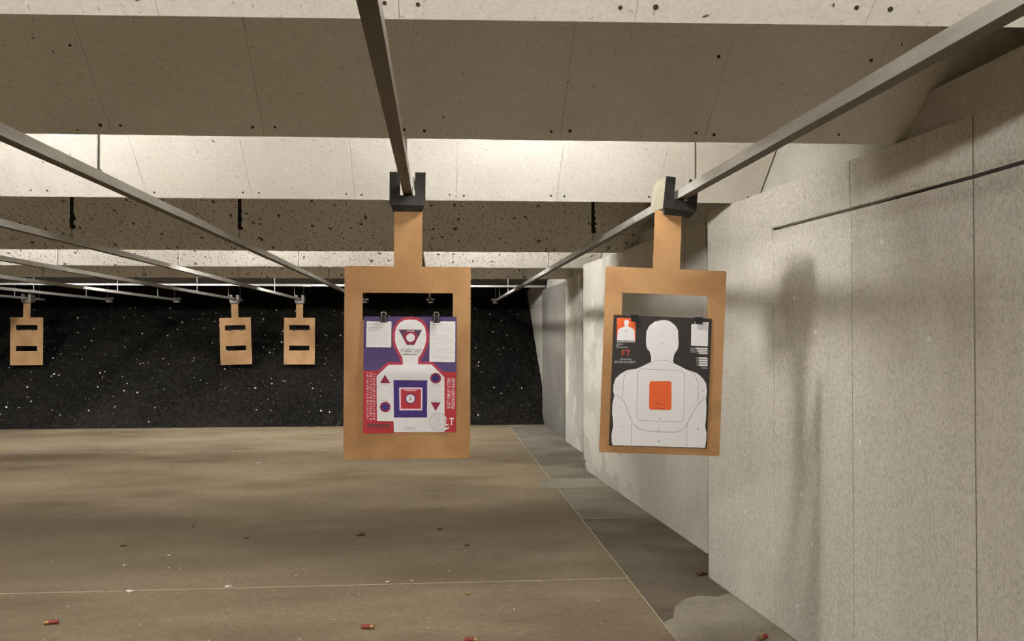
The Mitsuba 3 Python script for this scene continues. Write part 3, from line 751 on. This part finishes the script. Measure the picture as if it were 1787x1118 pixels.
# ------------------------------------------------------------------ things on the floor
def shell(x, y, ang, lab, L=.065, r=.0102, dark=False):
    t = thing('shotgun_shell', lab, 'shell')
    d = np.array([math.cos(math.radians(ang)), math.sin(math.radians(ang)), 0])
    c = np.array([x, y, r + .002])
    def rev(prof):
        m = trimesh.creation.revolve(np.array(prof), sections=16)
        m.apply_transform(trimesh.geometry.align_vectors([0, 0, 1], d))
        m.apply_translation(c)
        return m
    put('hull', rev([(0, -L * .2), (r, -L * .2), (r, L * .48), (r * .9, L * .5), (r * .8, L * .5), (r * .8, L * .3), (0, L * .3)]), 'm_shell_dark' if dark else 'm_shell_red', t, 40)
    put('head', rev([(0, -L * .5), (r * 1.08, -L * .5), (r * 1.1, -L * .46), (r * 1.02, -L * .45), (r * 1.02, -L * .19), (r * .9, -L * .19), (0, -L * .19)]), 'm_tarnished' if dark else 'm_brass', t, 40)
for a in [(-2.118, 4.97, 12, 'red shotgun shell lying on the floor near the bottom left corner of the photo'),
          (-.373, 4.745, 172, 'red shotgun shell lying on the floor below the red and blue target'),
          (.181, 4.50, 168, 'red shotgun shell cut by the bottom edge of the photo near the centre'),
          (1.701, 4.40, 35, 'red shotgun shell by the foot of the near right wall'),
          (1.752, 5.60, 15, 'dark shotgun shell at the far bottom corner of the near wall panel'),
          (-.602, 6.94, 8, 'dark shotgun shell alone on the darkened middle of the floor')]:
    shell(*a[:3], a[3], L=.07, r=.0118, dark=a[1] > 5.3)
def casing(x, y, ang, lab, m='m_tarnished', r=.0052, L=.026):
    t = thing('cartridge_case', lab, 'cartridge case', 'spent cartridge cases on the floor')
    d = np.array([math.cos(math.radians(ang)), math.sin(math.radians(ang)), 0])
    me = trimesh.creation.revolve(np.array([(0, -L / 2), (r * 1.05, -L / 2), (r * 1.05, -L * .44), (r * .85, -L * .4), (r, -L * .34), (r * .96, L / 2), (r * .8, L / 2), (r * .8, 0), (0, 0)]), sections=12)
    me.apply_transform(trimesh.geometry.align_vectors([0, 0, 1], d))
    me.apply_translation((x, y, r + .001))
    put('case', me, m, t, 40)
for x, y, a, lab, s in [(-2.358, 6.742, 20, 'small dark cartridge case on the floor at the left', 1.6), (-2.008, 7.349, 100, 'small dark cartridge case farther back left of centre', 1.5),
                     (-1.489, 6.922, 160, 'small dark cartridge case on the stained floor left of the lone dark shell', 1.3), (.021, 7.088, 30, 'tiny cartridge case right of the lone dark shell', 1.3),
                     (.188, 5.316, 170, 'dull brass cartridge case on the floor under the gap between the targets', 1.3), (.227, 6.535, 10, 'small cartridge case above the dull brass one', 1.3)]:
    casing(x, y, a, lab, 'm_brass' if y < 5.5 else 'm_tarnished', .0052 * s, .026 * s)
def scrap(x, y, w, l, ang, lab, seed):
    rg = np.random.RandomState(seed)
    a = np.sort(rg.rand(7)) * 2 * np.pi
    ca, sa = math.cos(math.radians(ang)), math.sin(math.radians(ang))
    V = [[0, 0, .008]]
    for t_ in a:
        u, v = w * math.cos(t_) * rg.uniform(.7, 1), l * math.sin(t_) * rg.uniform(.7, 1)
        V.append([u * ca - v * sa, u * sa + v * ca, rg.uniform(.001, .01)])
    V = np.array(V) + [x, y, .0015]
    up_ = [(0, 1 + j, 1 + (j + 1) % 7) for j in range(7)]
    V2 = np.vstack([V, V - [0, 0, .0012]])
    Fc = up_ + [(8, 8 + 1 + (j + 1) % 7, 8 + 1 + j) for j in range(7)]
    k = put('paper_scrap', trimesh.Trimesh(V2, Fc, process=False), 'm_scrap')
    labels[k] = {'label': lab, 'category': 'paper scrap', 'group': 'paper scraps on the floor'}
for j, (x, y, w, l, lab) in enumerate([(-2.132, 6.174, .030, .02, 'white paper scrap on the floor at the left'), (-1.90, 5.55, .036, .02, 'white paper scrap on the nearer floor joint at the left'),
                                       (-1.31, 5.603, .028, .02, 'white paper scrap on the nearer floor joint left of centre'), (-.314, 5.617, .024, .018, 'white paper scrap on the nearer floor joint below the red and blue target'),
                                       (-2.214, 10.924, .045, .03, 'white paper scrap far back on the floor below the bare holders'), (-1.93, 6.42, .02, .014, 'faint paper scrap beside the larger left one')]):
    scrap(x, y, w, l, 10 * j, lab, j)
V, Fc = [], []
for j in range(90):
    x, y = rs.uniform(-2.4, 1.2), 4.2 + 2.2 * rs.rand() ** 1.6
    s = .0022 + .0035 * rs.rand() ** 3
    o = len(V)
    V += [(x - s, y - s, .001), (x + s, y - s * .7, .001), (x + s * .6, y + s, .001), (x - s, y + s * .8, .001), (x, y, .001 + s)]
    Fc += [(o, o + 1, o + 4), (o + 1, o + 2, o + 4), (o + 2, o + 3, o + 4), (o + 3, o, o + 4)]
k = put('floor_crumbs', trimesh.Trimesh(np.array(V), np.array(Fc), process=False), 'm_scrap')
labels[k] = {'label': 'tiny pale crumbs scattered over the near floor', 'category': 'debris', 'kind': 'stuff'}
